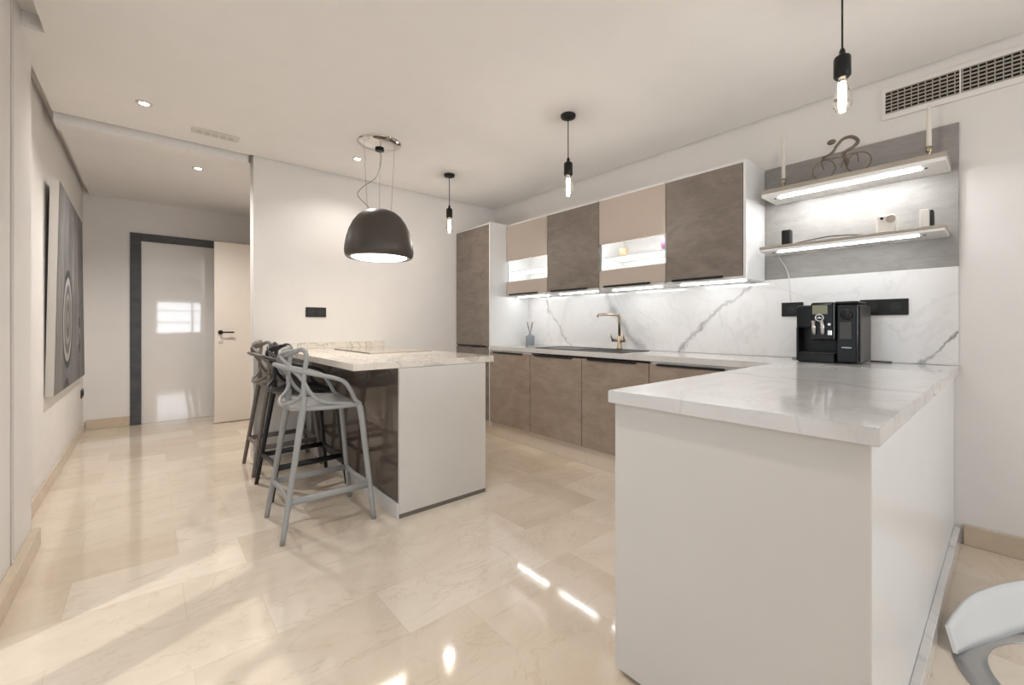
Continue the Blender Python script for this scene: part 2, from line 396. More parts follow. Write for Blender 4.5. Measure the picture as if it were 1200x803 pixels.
# tall cabinet
t = thing('tall_cabinet', 'tall taupe concrete-effect cabinet in the kitchen corner', 'cabinet', (-3.77, 2.93, 0))
bm = BM(); bx(bm, XB+.003, XB+.021, YF, YK-.002, .15, 2.19); bx(bm, -3.473, -3.455, YF-.015, YK-.002, .10, 2.19, .001); bx(bm, XB+.021, -3.473, YF, YK-.002, 2.17, 2.19)
bx(bm, XB+.021, -3.473, YF+.02, YK-.002, .15, 2.17)
obj('carcass', bm, 'white_satin', t)
obj('plinth', bx(BM(), XB+.003, -3.473, YF+.05, YK-.01, 0, .149), 'plinth', t)
u = obj('door', bx(BM(), XB+.023, -3.476, YF-.02, YF-.001, .915, 2.166, .001), 'slate', t)
obj('handle', bx(BM(), XB+.06, -3.52, YF-.032, YF-.0205, .905, .922, .003), 'black', u)
u = obj('door', bx(BM(), XB+.023, -3.476, YF-.02, YF-.001, .155, .895, .001), 'slate', t)
# base cabinets
names = ['taupe base cabinet beside the tall cabinet', 'taupe base cabinet between the corner one and the sink', 'taupe base cabinet below the sink tap', 'taupe base cabinet partly hidden by the peninsula worktop']
for i in range(4):
    x0, x1 = XC[i], XC[i+1]
    if i == 3: x1 = -1.02
    t = thing('base_cabinet', names[i], 'cabinet', ((x0+x1)/2, 2.93, 0), 'base cabinets along the kitchen wall')
    z1 = .70 if i in (1, 2) else .877
    obj('carcass', bx(BM(), x0+.002, x1-.002, YF, YK-.002, .15, z1), 'white_satin', t)
    obj('plinth', bx(BM(), x0+.001, x1-.001, YF+.03, YF+.045, 0, .149), 'plinth', t)
    d = obj('door', bx(BM(), x0+.003, x1-.003, YF-.02, YF-.001, .155, .862, .001), 'slate_lit', t)
    hx0, hx1 = x0+.06, x1-.10
    hb = BM(); bx(hb, hx0, hx1, YF-.033, YF-.0205, .852, .868, .003)
    obj('handle', hb, 'black', d)
t = thing('corner_cabinet', 'narrow taupe corner cabinet front by the peninsula', 'cabinet', (-.93, 2.93, 0), 'base cabinets along the kitchen wall')
obj('carcass', bx(BM(), -1.018, -.86, YF, YK-.002, .15, .877), 'white_satin', t)
obj('door', bx(BM(), -1.016, -.862, YF-.02, YF-.001, .155, .862, .001), 'slate_lit', t)
obj('plinth', bx(BM(), -1.018, -.86, YF+.03, YF+.045, 0, .149), 'plinth', t)
# worktop, L-shaped: along the wall and out over the peninsula
bm = poly_prism(BM(), [(-3.453, 2.655), (-.848, 2.655), (-.848, 1.135), (-.173, 1.135), (-.173, YK-.022), (-3.453, YK-.022)], .880, .920)
bmesh.ops.bevel(bm, geom=[e for e in bm.edges if abs(e.verts[0].co.z-e.verts[1].co.z) < 1e-5], offset=.002, segments=2, affect='EDGES')
tag(obj('kitchen_worktop', bm, 'counter'), 'white marble L-shaped worktop over base cabinets and peninsula', 'worktop')
# backsplash and slate panel
tag(obj('backsplash', bx(BM(), -3.453, -.175, YK-.021, YK-.001, .921, 1.437, .001), 'backsplash'), 'white grey-veined marble backsplash behind the worktop', 'backsplash')
tag(obj('slate_wall_panel', bx(BM(), -1.082, -.173, YK-.021, YK-.001, 1.438, 2.183, .001), 'slate_panel'), 'grey slate wall panel behind the two lit shelves', 'panel')
# upper cabinets
UF = 2.89; UZ0, UZ1 = 1.435, 2.185
unames = ['beige wall cabinet with lit glass band next to tall cabinet', 'taupe wall cabinet between the two glass-banded ones',
          'beige wall cabinet with lit glass band left of the last taupe one', 'taupe wall cabinet nearest the open shelves']
for i in range(4):
    x0, x1 = XC[i]+.002, XC[i+1]
    if i == 3: x1 = -1.103
    t = thing('wall_cabinet', unames[i], 'cabinet', ((x0+x1)/2, YK, UZ0), 'wall cabinets over the worktop')
    glassy = i in (0, 2)
    bm = BM(); y1 = YK-.001
    xe = -1.085 if i == 3 else x1-.001
    bx(bm, x0, x0+.016, UF+.001, y1, UZ0, UZ1); bx(bm, xe-.016, xe, UF-.019 if i == 3 else UF+.001, y1, UZ0-(.006 if i == 3 else 0), UZ1)
    bx(bm, x0+.016, xe-.016, UF-.012, y1, UZ1-.016, UZ1); bx(bm, x0+.016, xe-.016, UF-.012, y1, UZ0-.006, UZ0+.014)
    bx(bm, x0+.016, xe-.016, y1-.01, y1, UZ0, UZ1)
    obj('carcass', bm, 'white_satin', t)
    dx0, dx1 = x0+.001, x1-.002; zt, zb = UZ1-.018, UZ0+.012
    if glassy:
        gz0, gz1 = 1.585, 1.80
        bm = BM(); bx(bm, dx0, dx1, UF-.019, UF, gz1, zt, .001); bx(bm, dx0, dx1, UF-.019, UF, zb, gz0, .001)
        d = obj('door', bm, 'beige', t)
        p = obj('glass_band', bx(BM(), dx0, dx1, UF-.018, UF-.012, gz0+.0005, gz1-.0005), 'frost', t)
        obj('inner_shelf', bx(BM(), x0+.017, x1-.018, UF+.03, y1-.012, 1.688, 1.698), 'white_satin', t)
        obj('inner_light', bx(BM(), x0+.03, x1-.03, UF+.004, UF+.016, gz1+.022, gz1+.032), 'led_soft', t)
        obj('inner_light', bx(BM(), x0+.03, x1-.03, UF+.004, UF+.016, gz0-.030, gz0-.020), 'led_soft', t)
    else:
        d = obj('door', bx(BM(), dx0, dx1, UF-.019, UF, zb, zt, .001), 'slate', t)
    obj('handle', bx(BM(), dx0+.05, dx1-.12, UF-.033, UF-.0195, zb-.006, zb+.010, .003), 'black', d)
    lx0 = x0+.05; lx1 = lx0+.45
    if i == 3: lx1 = x1-.03
    obj('led_strip', bx(BM(), lx0, lx1, 2.99, 3.005, UZ0-.012, UZ0-.0062), 'led', t)
def cup(name, label, cat, x, y, z, r, h, mat):
    o = obj(name, lathe(BM(), [(0, 0), (r*.75, 0), (r*.9, h*.1), (r, h*.5), (r*.95, h), (r*.86, h), (r*.9, h*.5), (r*.7, h*.12), (0, h*.12)], (x, y, z), 24, cap=False), mat)
    return tag(o, label, cat)
cup('cup', 'tan ceramic cup behind the cabinet glass band', 'cup', -2.10, 3.02, 1.699, .035, .075, 'tan')
cup('bowl', 'pink bowl at the right end of the cabinet glass band', 'bowl', -1.69, 2.99, 1.699, .045, .095, 'pink')
# shelves
def shelf(z0, z1, x0, x1, label, yf, led):
    t = thing('wall_shelf', label, 'shelf', ((x0+x1)/2, YK-.022, z0))
    obj('board', bx(BM(), x0, x1, yf, YK-.022, z0+(z1-z0)*.45, z1, .001), 'shelf_top', t)
    obj('light_box', bx(BM(), x0+.002, x1-.002, yf+.002, YK-.022, z0, z0+(z1-z0)*.45-.0003, .0005), 'white_satin', t)
    obj('led_strip', bx(BM(), x0+.08, x1-.10, yf+.07, yf+.085, z0-.004, z0-.0002), led, t)
    for xx in (x0+.055, x1-.08): obj('light_cap', tube(BM(), [(xx, yf+.077, z0-.004), (xx, yf+.077, z0-.0002)], .008, 12), 'side_grey', t)
shelf(1.932, 1.976, -1.02, -.200, 'upper lit greige shelf on the slate panel', 2.935, 'led_shelf')
shelf(1.592, 1.622, -1.03, -.205, 'lower lit greige shelf on the slate panel', 2.935, 'led')

# ------------------------------------------------------------ things on the shelves
def candle(x, y, h, label):
    z = 1.976
    t = thing('candle_holder', label, 'candle', (x, y, z), 'candles on the upper shelf')
    obj('base', lathe(BM(), [(.022, 0), (.022, .006), (.008, .012), (.006, .04), (.013, .048), (.013, .072), (.011, .072), (.011, .05), (0, .05)], (x, y, z), 20, cap=False), 'brass', t)
    obj('candle', lathe(BM(), [(.0108, .052), (.0105, .1), (.0085, h-.01), (.004, h), (0, h)], (x, y, z), 16), 'candle', t)
candle(-.925, 3.03, .33, 'slim white candle at the left end of the upper shelf')
candle(-.272, 3.05, .285, 'slim white candle at the right end of the upper shelf')
# cyclist sculpture (real wire figure, faces left)
t = thing('cyclist_sculpture', 'bronze wire cyclist sculpture on the upper shelf', 'sculpture', (-.62, 2.98, 1.976))
zb = 1.976; R_ = .054; cy = 2.985; xf, xr = -.705, -.545
def ring(bm, x, z, r, rr): tube(bm, [(x+r*math.cos(a), cy, z+r*math.sin(a)) for a in [2*PI*k/36 for k in range(36)]], rr, 8, closed=True, up=(0, 1, 0))
obj('wheel', (lambda b: (ring(b, xf, zb+R_+.003, R_, .003), b)[1])(BM()), 'sculpt', t)
obj('wheel', (lambda b: (ring(b, xr, zb+R_+.003, R_, .003), b)[1])(BM()), 'sculpt', t)
bm = BM(); zc = zb+R_+.003
tube(bm, [(xf, cy, zc), (xf-.012, cy, zc+.05), (xf-.004, cy, zc+.072)], .0032, 8, smooth=5)
tube(bm, [(xf-.008, cy, zc+.06), (-.635, cy, zc+.052), (-.60, cy, zc+.045)], .003, 8)
tube(bm, [(-.625, cy, zc-.01), (-.60, cy, zc+.05), (-.555, cy, zc+.052), (xr, cy, zc)], .0028, 8, smooth=4)
obj('frame', bm, 'sculpt', t)
bm = BM()
tube(bm, [(xf-.005, cy-.008, zc+.072), (-.662, cy-.008, zc+.083), (-.645, cy-.004, zc+.115), (-.615, cy, zc+.150), (-.575, cy, zc+.150), (-.548, cy, zc+.118), (-.57, cy, zc+.090), (-.614, cy-.004, zc+.070), (-.603, cy-.006, zc+.04), (-.588, cy-.006, zc+.018), (-.595, cy-.006, zc-.018)],
     [.005, .006, .0075, .008, .009, .0095, .008, .007, .006, .005, .004], 10, smooth=6)
tube(bm, [(xf-.005, cy+.01, zc+.070), (-.668, cy+.01, zc+.095), (-.645, cy+.004, zc+.118)], .005, 8, smooth=5)
tube(bm, [(-.555, cy+.01, zc+.10), (-.60, cy+.012, zc+.085), (-.612, cy+.012, zc+.05), (-.60, cy+.012, zc+.0)], .006, 8, smooth=5)
obj('rider', bm, 'sculpt', t)
bm = BM(); bmesh.ops.create_uvsphere(bm, u_segments=20, v_segments=12, radius=1)
for v in bm.verts: v.co = Vector((-.668+v.co.x*.022, cy+v.co.y*.012, zc+.150+v.co.z*.015))
for f_ in bm.faces: f_.smooth = True
obj('head', bm, 'sculpt', t)
SZ = 1.622
o = obj('speaker', bx(BM(), -.935, -.885, 3.02, 3.07, SZ, SZ+.105, .008, 3), 'black'); tag(o, 'small black upright speaker box on the lower shelf', 'speaker')
t = thing('security_camera', 'small white camera with dark lens on the lower shelf', 'camera', (-.44, 3.04, SZ), None)
obj('body', bx(BM(), -.475, -.40, 3.02, 3.06, SZ, SZ+.105, .010, 3), 'white', t)
obj('lens', disc_y(BM(), -.452, 3.012, SZ+.085, .007, .0078), 'black_gloss', t)
obj('round_face', disc_y(BM(), -.415, 3.013, SZ+.078, .020, .0068), 'shelf_top', t)
t = thing('box', 'white box with black edge at the right end of the lower shelf', 'box', (-.28, 3.06, SZ))
obj('body', bx(BM(), -.305, -.268, 3.03, 3.10, SZ, SZ+.105, .004, 2), 'white', t)
obj('side_cover', bx(BM(), -.2675, -.255, 3.035, 3.095, SZ+.001, SZ+.098, .003, 2), 'black', t)
o = obj('cable', tube(BM(), [(-.87, 2.99, SZ+.004), (-.78, 2.975, SZ+.012), (-.68, 2.97, SZ+.018), (-.58, 2.975, SZ+.012), (-.49, 3.0, SZ+.004)], .0032, 8, smooth=8), 'black'); tag(o, 'thin black cable lying on the lower shelf', 'cable')
o = obj('cable', tube(BM(), [(-1.00, YK-.026, 1.591), (-.985, YK-.026, 1.56), (-.955, YK-.026, 1.50), (-.94, YK-.0245, 1.43), (-.935, YK-.0245, 1.33), (-.93, YK-.026, 1.285)], .003, 8, smooth=5), 'white'); tag(o, 'thin white cable running down from the lower shelf', 'cable')

# ------------------------------------------------------------ peninsula
t = thing('peninsula', 'white peninsula cabinet under the worktop in the foreground', 'cabinet', (-.51, 1.9, 0))
obj('body', bx(BM(), -.835, -.192, 1.165, YK-.002, .018, .8785), 'white_satin', t)
obj('front_panel', bx(BM(), -.8375, -.190, 1.158, 1.1645, .018, .8785, .001), 'white', t)
obj('plinth', bx(BM(), -.82, -.205, 1.19, YK-.01, 0, .0175), 'slat', t)
obj('side_skirting', bx(BM(), -.1915, -.168, 1.158, YK-.02, .0, .085, .002), 'counter', t)

# ------------------------------------------------------------ island
IX = -2.315; IY0, IY1 = 1.115, 1.742
t = thing('kitchen_island', 'white and grey-brown kitchen island cabinet under marble top', 'island', (-3.2, 1.43, 0))
obj('body', bx(BM(), XB+.003, IX-.020, IY0+.02, IY1-.001, .03, .8785), 'white_satin', t)
obj('end_panel', bx(BM(), IX-.0195, IX, IY0, IY1, .026, .8785, .001), 'white', t)
obj('front_panel', bx(BM(), XB+.003, IX-.020, IY0, IY0+.019, .09, .8785), 'island_front', t)
obj('skirting', bx(BM(), XB+.003, IX-.003, IY0-.014, IY0-.0005, .0, .088, .002), 'counter', t)
obj('plinth', bx(BM(), XB+.003, IX-.002, IY0+.001, IY1-.001, 0, .0255), 'slat', t)
bm = bx(BM(), XB+.002, IX-.004, .847, 1.815, .880, .920, .002, 2)
tag(obj('island_worktop', bm, 'counter_island'), 'veined marble worktop on the kitchen island', 'worktop')
tag(obj('worktop_upstand', bx(BM(), XB+.001, XB+.016, .847, 1.80, .9205, .975, .001), 'counter_island'), 'low veined marble upstand where island meets wall', 'upstand')
t = thing('induction_hob', 'flat pale induction hob set in the island worktop', 'hob', (-3.45, 1.52, .9203))
obj('glass', bx(BM(), -3.86, -3.08, 1.25, 1.77, .9203, .924, .001), plain('taupe_hob_glass', lin(176, 160, 142), .12, var=.02, coat=.5), t)
obj('edge_trim', bx(BM(), -3.86, -3.08, 1.243, 1.2495, .9203, .926, .0005), 'side_grey', t)

# ------------------------------------------------------------ sink, tap, diffuser
t = thing('kitchen_sink', 'black inset sink with drainer in the wall worktop', 'sink', (-2.38, 2.92, .9203))
bm = BM(); z0, z1 = .9203, .926
bx(bm, -2.87, -1.92, 2.735, 2.775, z0, z1, .001); bx(bm, -2.87, -1.92, 3.06, 3.125, z0, z1, .001); bx(bm, -2.87, -2.82, 2.775, 3.06, z0, z1); bx(bm, -1.97, -1.92, 2.775, 3.06, z0, z1); bx(bm, -2.42, -2.38, 2.775, 3.06, z0, z1)
obj('rim', bm, 'sink', t)
bm = BM(); bx(bm, -2.82, -2.42, 2.775, 3.06, .9203, .9222)
bx(bm, -2.38, -1.97, 2.775, 3.06, .9203, .9215)
for k in range(9): bx(bm, -2.36+k*.044, -2.345+k*.044, 2.80, 3.04, .9215, .9245, .001)
obj('basin', bm, 'sink', t)
t = thing('kitchen_tap', 'bronzed steel kitchen tap behind the black sink', 'tap', (-2.19, 3.09, .926))
TX, TY = -2.19, 3.09
obj('base', lathe(BM(), [(.026, 0), (.026, .01), (.020, .014), (.020, .11), (.014, .115), (0, .115)], (TX, TY, .926), 24), 'brass', t)
obj('spout', tube(BM(), [(TX, TY, 1.03), (TX, TY, 1.20), (TX-.004, TY-.006, 1.219), (TX-.02, TY-.03, 1.223), (TX-.10, TY-.16, 1.223), (TX-.105, TY-.168, 1.20)], .012, 14), 'brass', t)
bm = BM(); tube(bm, [(TX-.075, TY, 1.0), (TX+.055, TY, 1.0)], .014, 14); tube(bm, [(TX-.068, TY-.005, 1.0), (TX-.075, TY-.03, 1.055)], .006, 10); tube(bm, [(TX+.05, TY-.005, 1.0), (TX+.06, TY-.03, 1.06)], .006, 10)
obj('lever', bm, 'brass', t)
t = thing('reed_diffuser', 'blue-grey reed diffuser on the worktop beside tall cabinet', 'diffuser', (-3.31, 3.08, .9203))
obj('bottle', lathe(BM(), [(.043, 0), (.047, .005), (.047, .092), (.042, .102), (.020, .106), (.020, .120), (.012, .120), (.012, .10), (0, .10)], (-3.31, 3.08, .9203), 28), 'diffuser', t)
for k, (ax, ay) in enumerate(((-.05, .01), (.055, -.01), (.012, .02), (-.02, -.03))):
    obj('reed', tube(BM(), [(-3.31-ax*.1, 3.08-ay*.1, 1.022), (-3.31+ax, 3.08+ay, 1.165)], .0025, 6), 'reed', t)

# ------------------------------------------------------------ coffee machine
X0, X1, Y0, Y1, Z0 = -.815, -.520, 2.875, 3.155, .9205
t = thing('coffee_machine', 'black automatic coffee machine on the worktop corner', 'coffee machine', ((X0+X1)/2, (Y0+Y1)/2, Z0))
# the case, with the cup niche cut out of its front
bm = BM(); xm0, xm1 = X0+.085, X1-.10
bx(bm, X0, X1, Y0+.10, Y1, Z0+.006, Z0+.325, .010, 3)
bx(bm, X0, X0+.075, Y0+.02, Y0+.11, Z0+.195, Z0+.325, .008, 3)
bx(bm, X0, X0+.012, Y0+.01, Y0+.11, Z0+.006, Z0+.20, .003, 2)
obj('case', bm, 'black', t)
bm = bx(BM(), X1-.006, X1+.001, Y0+.02, Y1-.006, Z0+.01, Z0+.318, .003, 2); obj('side_panel', bm, 'side_grey', t)
bm = BM(); bx(bm, X1-.105, X1-.007, Y0+.002, Y0+.105, Z0+.006, Z0+.322, .010, 3); obj('right_front', bm, 'black_gloss', t)
bm = BM(); bx(bm, X0+.004, X0+.083, Y0, Y0+.022, Z0+.20, Z0+.312, .006, 3); obj('left_front', bm, 'black_gloss', t)
bm = BM(); bx(bm, X0+.078, X1-.104, Y0-.022, Y0+.11, Z0+.125, Z0+.338, .012, 3); hb = obj('brew_head', bm, 'black_gloss', t)
obj('display', bx(BM(), X0+.088, X0+.158, Y0-.0245, Y0-.0205, Z0+.272, Z0+.322, .001), plain('grey_green_display', lin(120, 120, 96), .2, emit=lin(120, 122, 90), es=.15), hb)
bm = BM(); bcx, bcz = X0+.122, Z0+.252
tube(bm, [(bcx+.018*math.cos(a), Y0-.026, bcz+.018*math.sin(a)) for a in [2*PI*k/28 for k in range(28)]], .0032, 8, closed=True, up=(0, 1, 0)); bx(bm, bcx-.010, bcx+.010, Y0-.027, Y0-.0225, bcz-.004, bcz+.001, .0005); bx(bm, bcx-.002, bcx+.002, Y0-.027, Y0-.0225, bcz+.001, bcz+.008)
obj('badge', bm, 'badge', hb)
for xx in (X0+.097, X0+.137):
    bm = BM(); tube(bm, [(xx, Y0-.035, Z0+.235), (xx, Y0-.037, Z0+.20), (xx+.003, Y0-.034, Z0+.158)], [.011, .0105, .008], 14); obj('coffee_spout', bm, 'silver', hb)
obj('knob', disc_y(BM(), X0+.168, Y0-.030, Z0+.215, .007, .0085, 16), 'silver', hb)
obj('milk_outlet', bx(BM(), X0+.160, X0+.180, Y0-.032, Y0-.0225, Z0+.155, Z0+.182, .002), 'silver', hb)
kb = BM(); kx, kz = X1-.055, Z0+.268
lathe(kb, [(.027, 0), (.027, .008), (.022, .016), (.0, .016)], (0, 0, 0), 28)
for v in kb.verts: v.co = Vector((kx+v.co.x, Y0+.0015-v.co.z, kz+v.co.y))
rf = obj('control_dial', kb, 'black', t)
bm = BM(); tube(bm, [(kx+.030*math.cos(a), Y0+.001, kz+.030*math.sin(a)) for a in [2*PI*k/28 for k in range(28)]], .0018, 6, closed=True, up=(0, 1, 0)); obj('dial_ring', bm, 'side_grey', rf)
obj('water_window', bx(BM(), X1-.088, X1-.036, Y0-.0005, Y0+.0018, Z0+.135, Z0+.228, .0004), 'side_grey', t)
bm = BM(); bx(bm, X0+.014, X1-.107, Y0-.012, Y0+.10, Z0, Z0+.052, .006, 2)
dt = obj('drip_tray', bm, 'black_gloss', t)
bm = BM()
for k in range(9): bx(bm, X0+.020, X1-.112, Y0-.004+k*.011, Y0+.001+k*.011, Z0+.0522, Z0+.055)
obj('tray_grid', bm, 'side_grey', dt)
bm = text_mesh('IMPRESSA', .0105, .0006)
for v in bm.verts: v.co = Vector((X1-.057+v.co.x, Y0-.0+.0015-v.co.z*1, Z0+.088+v.co.y))
obj('lettering', bm, 'badge', t)
obj('lid', bx(BM(), X0+.175, X1-.012, Y0+.03, Y1-.03, Z0+.3255, Z0+.342, .008, 3), 'black', t)
o = obj('cable', tube(BM(), [(-.525, 3.166, .9245), (-.48, 3.165, .9245), (-.455, 3.155, .9245), (-.43, 3.160, .9245)], .0035, 8, smooth=6), 'black'); tag(o, 'short black power cable beside the coffee machine', 'cable')
o = obj('tray', bx(BM(), -.895, -.835, 3.08, 3.17, .9205, .931, .003, 2), 'shelf_top'); tag(o, 'small grey tray left of the coffee machine', 'tray')

# ------------------------------------------------------------ sockets
def sockets(label, axis, a0, a1, z0, z1, c, sgn, n=2, extra=None):
    """black socket plate on a wall; axis 'y' wall faces along y, 'x' wall faces along x"""
    def P(a, d, z): return (a, c+sgn*d, z) if axis == 'y' else (c+sgn*d, a, z)
    def box(a, b, d0, d1, zz0, zz1, bev=0):
        bm = BM()
        if axis == 'y': return bx(bm, a, b, c+sgn*d0, c+sgn*d1, zz0, zz1, bev, 2)
        return bx(bm, c+sgn*d0, c+sgn*d1, a, b, zz0, zz1, bev, 2)
    q = P((a0+a1)/2, 0, (z0+z1)/2)
    t = thing('wall_socket', label, 'socket', q)
    obj('plate', box(a0, a1, .0006, .009, z0, z1, .002), 'black', t)
    zc = (z0+z1)/2
    for k in range(n):
        a = a0+(a1-a0)*(k+.5)/n; r = (z1-z0)*.32
        bm = BM(); tube(bm, [Vector(P(a, .0095, zc))+Vector((0, 0, 0)), Vector(P(a, .0125, zc))], r, 20)
        m = obj('outlet', bm, 'black_matt', t)
        bm = BM()
        for s in (-.3, .3): tube(bm, [P(a+s*r, .0127, zc), P(a+s*r, .0137, zc)], r*.10, 8)
        obj('pin_hole', bm, 'side_grey', m)
    return t
sockets('black double socket on the wall above the island', 'x', 1.068, 1.243, 1.204, 1.293, XB, 1)
sockets('black socket on the backsplash left of the coffee machine', 'y', -.982, -.86, 1.188, 1.279, YK-.0215, -1, 1)
sockets('long black socket plate on the backsplash right of the coffee machine', 'y', -.575, -.364, 1.188, 1.279, YK-.0215, -1, 2)
sockets('black double socket low on the corridor wall below the painting', 'y', -6.40, -6.22, .375, .46, YL, 1)

# ------------------------------------------------------------ air grille
gx0, gx1, gz0, gz1 = -.479, .46, 2.302, 2.482
t = thing('air_grille', 'white air conditioning grille high on the kitchen wall', 'vent', (0, YK, gz0))
yy = YK-.001
bm = BM(); bx(bm, gx0, gx1, yy-.012, yy, gz0, 2.332, .001); bx(bm, gx0, gx1, yy-.012, yy, 2.458, gz1, .001); bx(bm, gx0, -.464, yy-.012, yy, 2.332, 2.458); bx(bm, gx1-.015, gx1, yy-.012, yy, 2.332, 2.458); bx(bm, -.172, -.166, yy-.012, yy, 2.332, 2.458)
obj('frame', bm, 'wall', t)
obj('recess_shade_sheet', bx(BM(), -.464, gx1-.015, yy-.002, yy, 2.332, 2.458), 'recess_shade', t)  # flat dark sheet painting the shade behind the slats
bm = BM()
for k in range(7):
    z = 2.334+k*.0198; bx(bm, -.464, -.172, yy-.0095, yy-.0035, z, z+.0068); bx(bm, -.166, gx1-.015, yy-.0095, yy-.0035, z, z+.0068)
obj('slats', bm, 'grille_slat', t)
bm = BM(); x = -.464+.0265
while x < gx1-.02:
    if abs(x+.169) > .008: bx(bm, x-.0022, x+.0022, yy-.0115, yy-.0097, 2.332, 2.458)
    x += .0277
obj('fins', bm, 'grille_slat', t)

# ------------------------------------------------------------ ceiling fittings
def downlight(x, y, z, label, power=38, size=142):
    t = thing('downlight', label, 'light', (x, y, z), 'recessed warm ceiling downlights')
    obj('trim_ring', lathe(BM(), [(.042, -.0005), (.042, -.004), (.027, -.006), (.0245, -.001)], (x, y, z), 32, cap=False), 'white', t)
    obj('lens', lathe(BM(), [(.024, -.001), (.024, -.0035), (0, -.0045)], (x, y, z), 24), 'downlight', t)
    d = bpy.data.lights.new('downlight_beam', 'SPOT'); d.energy = power; d.spot_size = math.radians(size); d.spot_blend = .8; d.color = WARM; d.shadow_soft_size = .018
    lo = bpy.data.objects.new('downlight_beam', d); C.objects.link(lo); lo.parent = t; lo.location = (0, 0, -.012)
downlight(-3.57, -.02, H, 'glowing downlight nearest the left wall', 17)
downlight(-3.585, 1.346, H, 'glowing downlight beside the extractor mount', 20)
downlight(-4.75, .34, H+.004, 'glowing downlight in the corridor ceiling', 90, 150)
downlight(-1.2, .66, H, 'added downlight over the open floor, out of frame', 34)  # this and the next two are unseen, added for more room light
downlight(1.2, .3, H, 'added downlight behind the viewer, left side', 22)
downlight(1.2, 2.1, H, 'added downlight behind the viewer, right side', 14)
t = thing('emergency_light', 'slim white emergency light on the ceiling', 'light', (-3.80, .375, H))
obj('housing', bx(BM(), -3.85, -3.755, .235, .525, H-.012, H-.0005, .004, 2), plain('grey_white_plastic', lin(222, 216, 210), .4), t)
bm = BM()
for k in range(5): bx(bm, -3.835, -3.77, .265+k*.048, .295+k*.048, H-.0145, H-.0122, .001)
obj('lens', bm, plain('ribbed_diffuser', lin(205, 199, 192), .3), t)

# pendants
def pendant(x, y, label, first=None):
    t = thing('pendant_lamp', label, 'lamp', (x, y, H), 'black pendant lamps with clear bulbs')
    obj('canopy', lathe(BM(), [(.05, -.0005), (.05, -.008), (.047, -.020), (.030, -.026), (.006, -.028), (0, -.028)], (x, y, H), 32), 'black', t)
    obj('cord', tube(BM(), [(x, y, H-.028), (x, y, 2.25)], .0035, 8), 'black', t)
    obj('lamp_socket', lathe(BM(), [(.005, 0), (.010, -.012), (.012, -.030), (.026, -.036), (.029, -.044), (.029, -.115), (.024, -.122), (.017, -.126), (0, -.126)], (x, y, 2.255), 32), 'black', t)
    b = obj('bulb', lathe(BM(), [(.0135, -.120), (.0150, -.135), (.019, -.155), (.026, -.180), (.0315, -.205), (.0320, -.222), (.0290, -.240), (.020, -.254), (.009, -.260), (0, -.261)], (x, y, 2.255), 32, cap=False), 'bulb', t)
    bm = BM()
    for a in (0, PI/2, PI, 3*PI/2): tube(bm, [(x+.006*math.cos(a), y+.006*math.sin(a), 2.115), (x+.0075*math.cos(a), y+.0075*math.sin(a), 2.018)], .0022, 6)
    obj('filament', bm, 'filament', b)
    d = bpy.data.lights.new('bulb_glow', 'POINT'); d.energy = 3.2; d.color = (1, .95, .89); d.shadow_soft_size = .028
    lo = bpy.data.objects.new('bulb_glow', d); C.objects.link(lo); lo.parent = t; lo.location = (0, 0, 1.965-H)
    return t
pendant(-3.406, 2.14, 'black pendant lamp farthest away by the tall cabinet')
pendant(-1.925, 2.14, 'black pendant lamp in the middle, before the wall cabinets')
pendant(-.443, 2.14, 'black pendant lamp nearest, hanging at the top right')

# extractor hood
HX, HY = -3.17, 1.36
t = thing('extractor_hood', 'dark bronze dome extractor hood hanging over the island', 'extractor hood', (HX, HY, H))
obj('ceiling_plate', lathe(BM(), [(.165, -.0005), (.165, -.004), (.155, -.012), (.12, -.026), (.07, -.036), (0, -.040)], (HX, HY, H), 56), 'chrome', t)
obj('motor_port', lathe(BM(), [(.034, -.036), (.034, -.052), (.020, -.054), (0, -.048)], (HX-.02, HY+.01, H), 28), 'black_gloss', t)
prof = [(0, 2.020), (.045, 2.020), (.085, 2.014), (.125, 1.998), (.165, 1.965), (.200, 1.915), (.225, 1.86), (.243, 1.80), (.254, 1.74), (.257, 1.695), (.252, 1.665), (.240, 1.650), (.226, 1.648), (.224, 1.66), (.224, 1.70), (.0, 1.70)]
obj('dome', lathe(BM(), prof, (HX, HY, 0), 64, cap=False), 'hood', t)
obj('light_diffuser', lathe(BM(), [(.205, 1.6995), (.205, 1.652), (.19, 1.646), (0, 1.643)], (HX, HY, 0), 48), 'hood_light', t)
for k in range(3):
    a = PI*.2+k*2*PI/3
    obj('suspension_wire', tube(BM(), [(HX+.13*math.cos(a), HY+.13*math.sin(a), H-.012), (HX+.10*math.cos(a), HY+.10*math.sin(a), 2.00)], .0012, 6), 'wire_grey', t)
obj('power_cable', tube(BM(), [(HX-.02, HY+.01, H-.05), (HX+.005, HY+.012, 2.42), (HX-.01, HY-.02, 2.28), (HX-.06, HY-.11, 2.19), (HX-.08, HY-.14, 2.13), (HX-.045, HY-.09, 2.06), (HX-.03, HY-.05, 2.015)], .0028, 8, smooth=8), 'wire_grey', t)
d = bpy.data.lights.new('hood_lamp', 'AREA'); d.shape = 'DISK'; d.size = .36; d.energy = 3; d.color = (1, .86, .66)
lo = bpy.data.objects.new('hood_lamp', d); C.objects.link(lo); lo.parent = t; lo.location = (0, 0, 1.640-H)

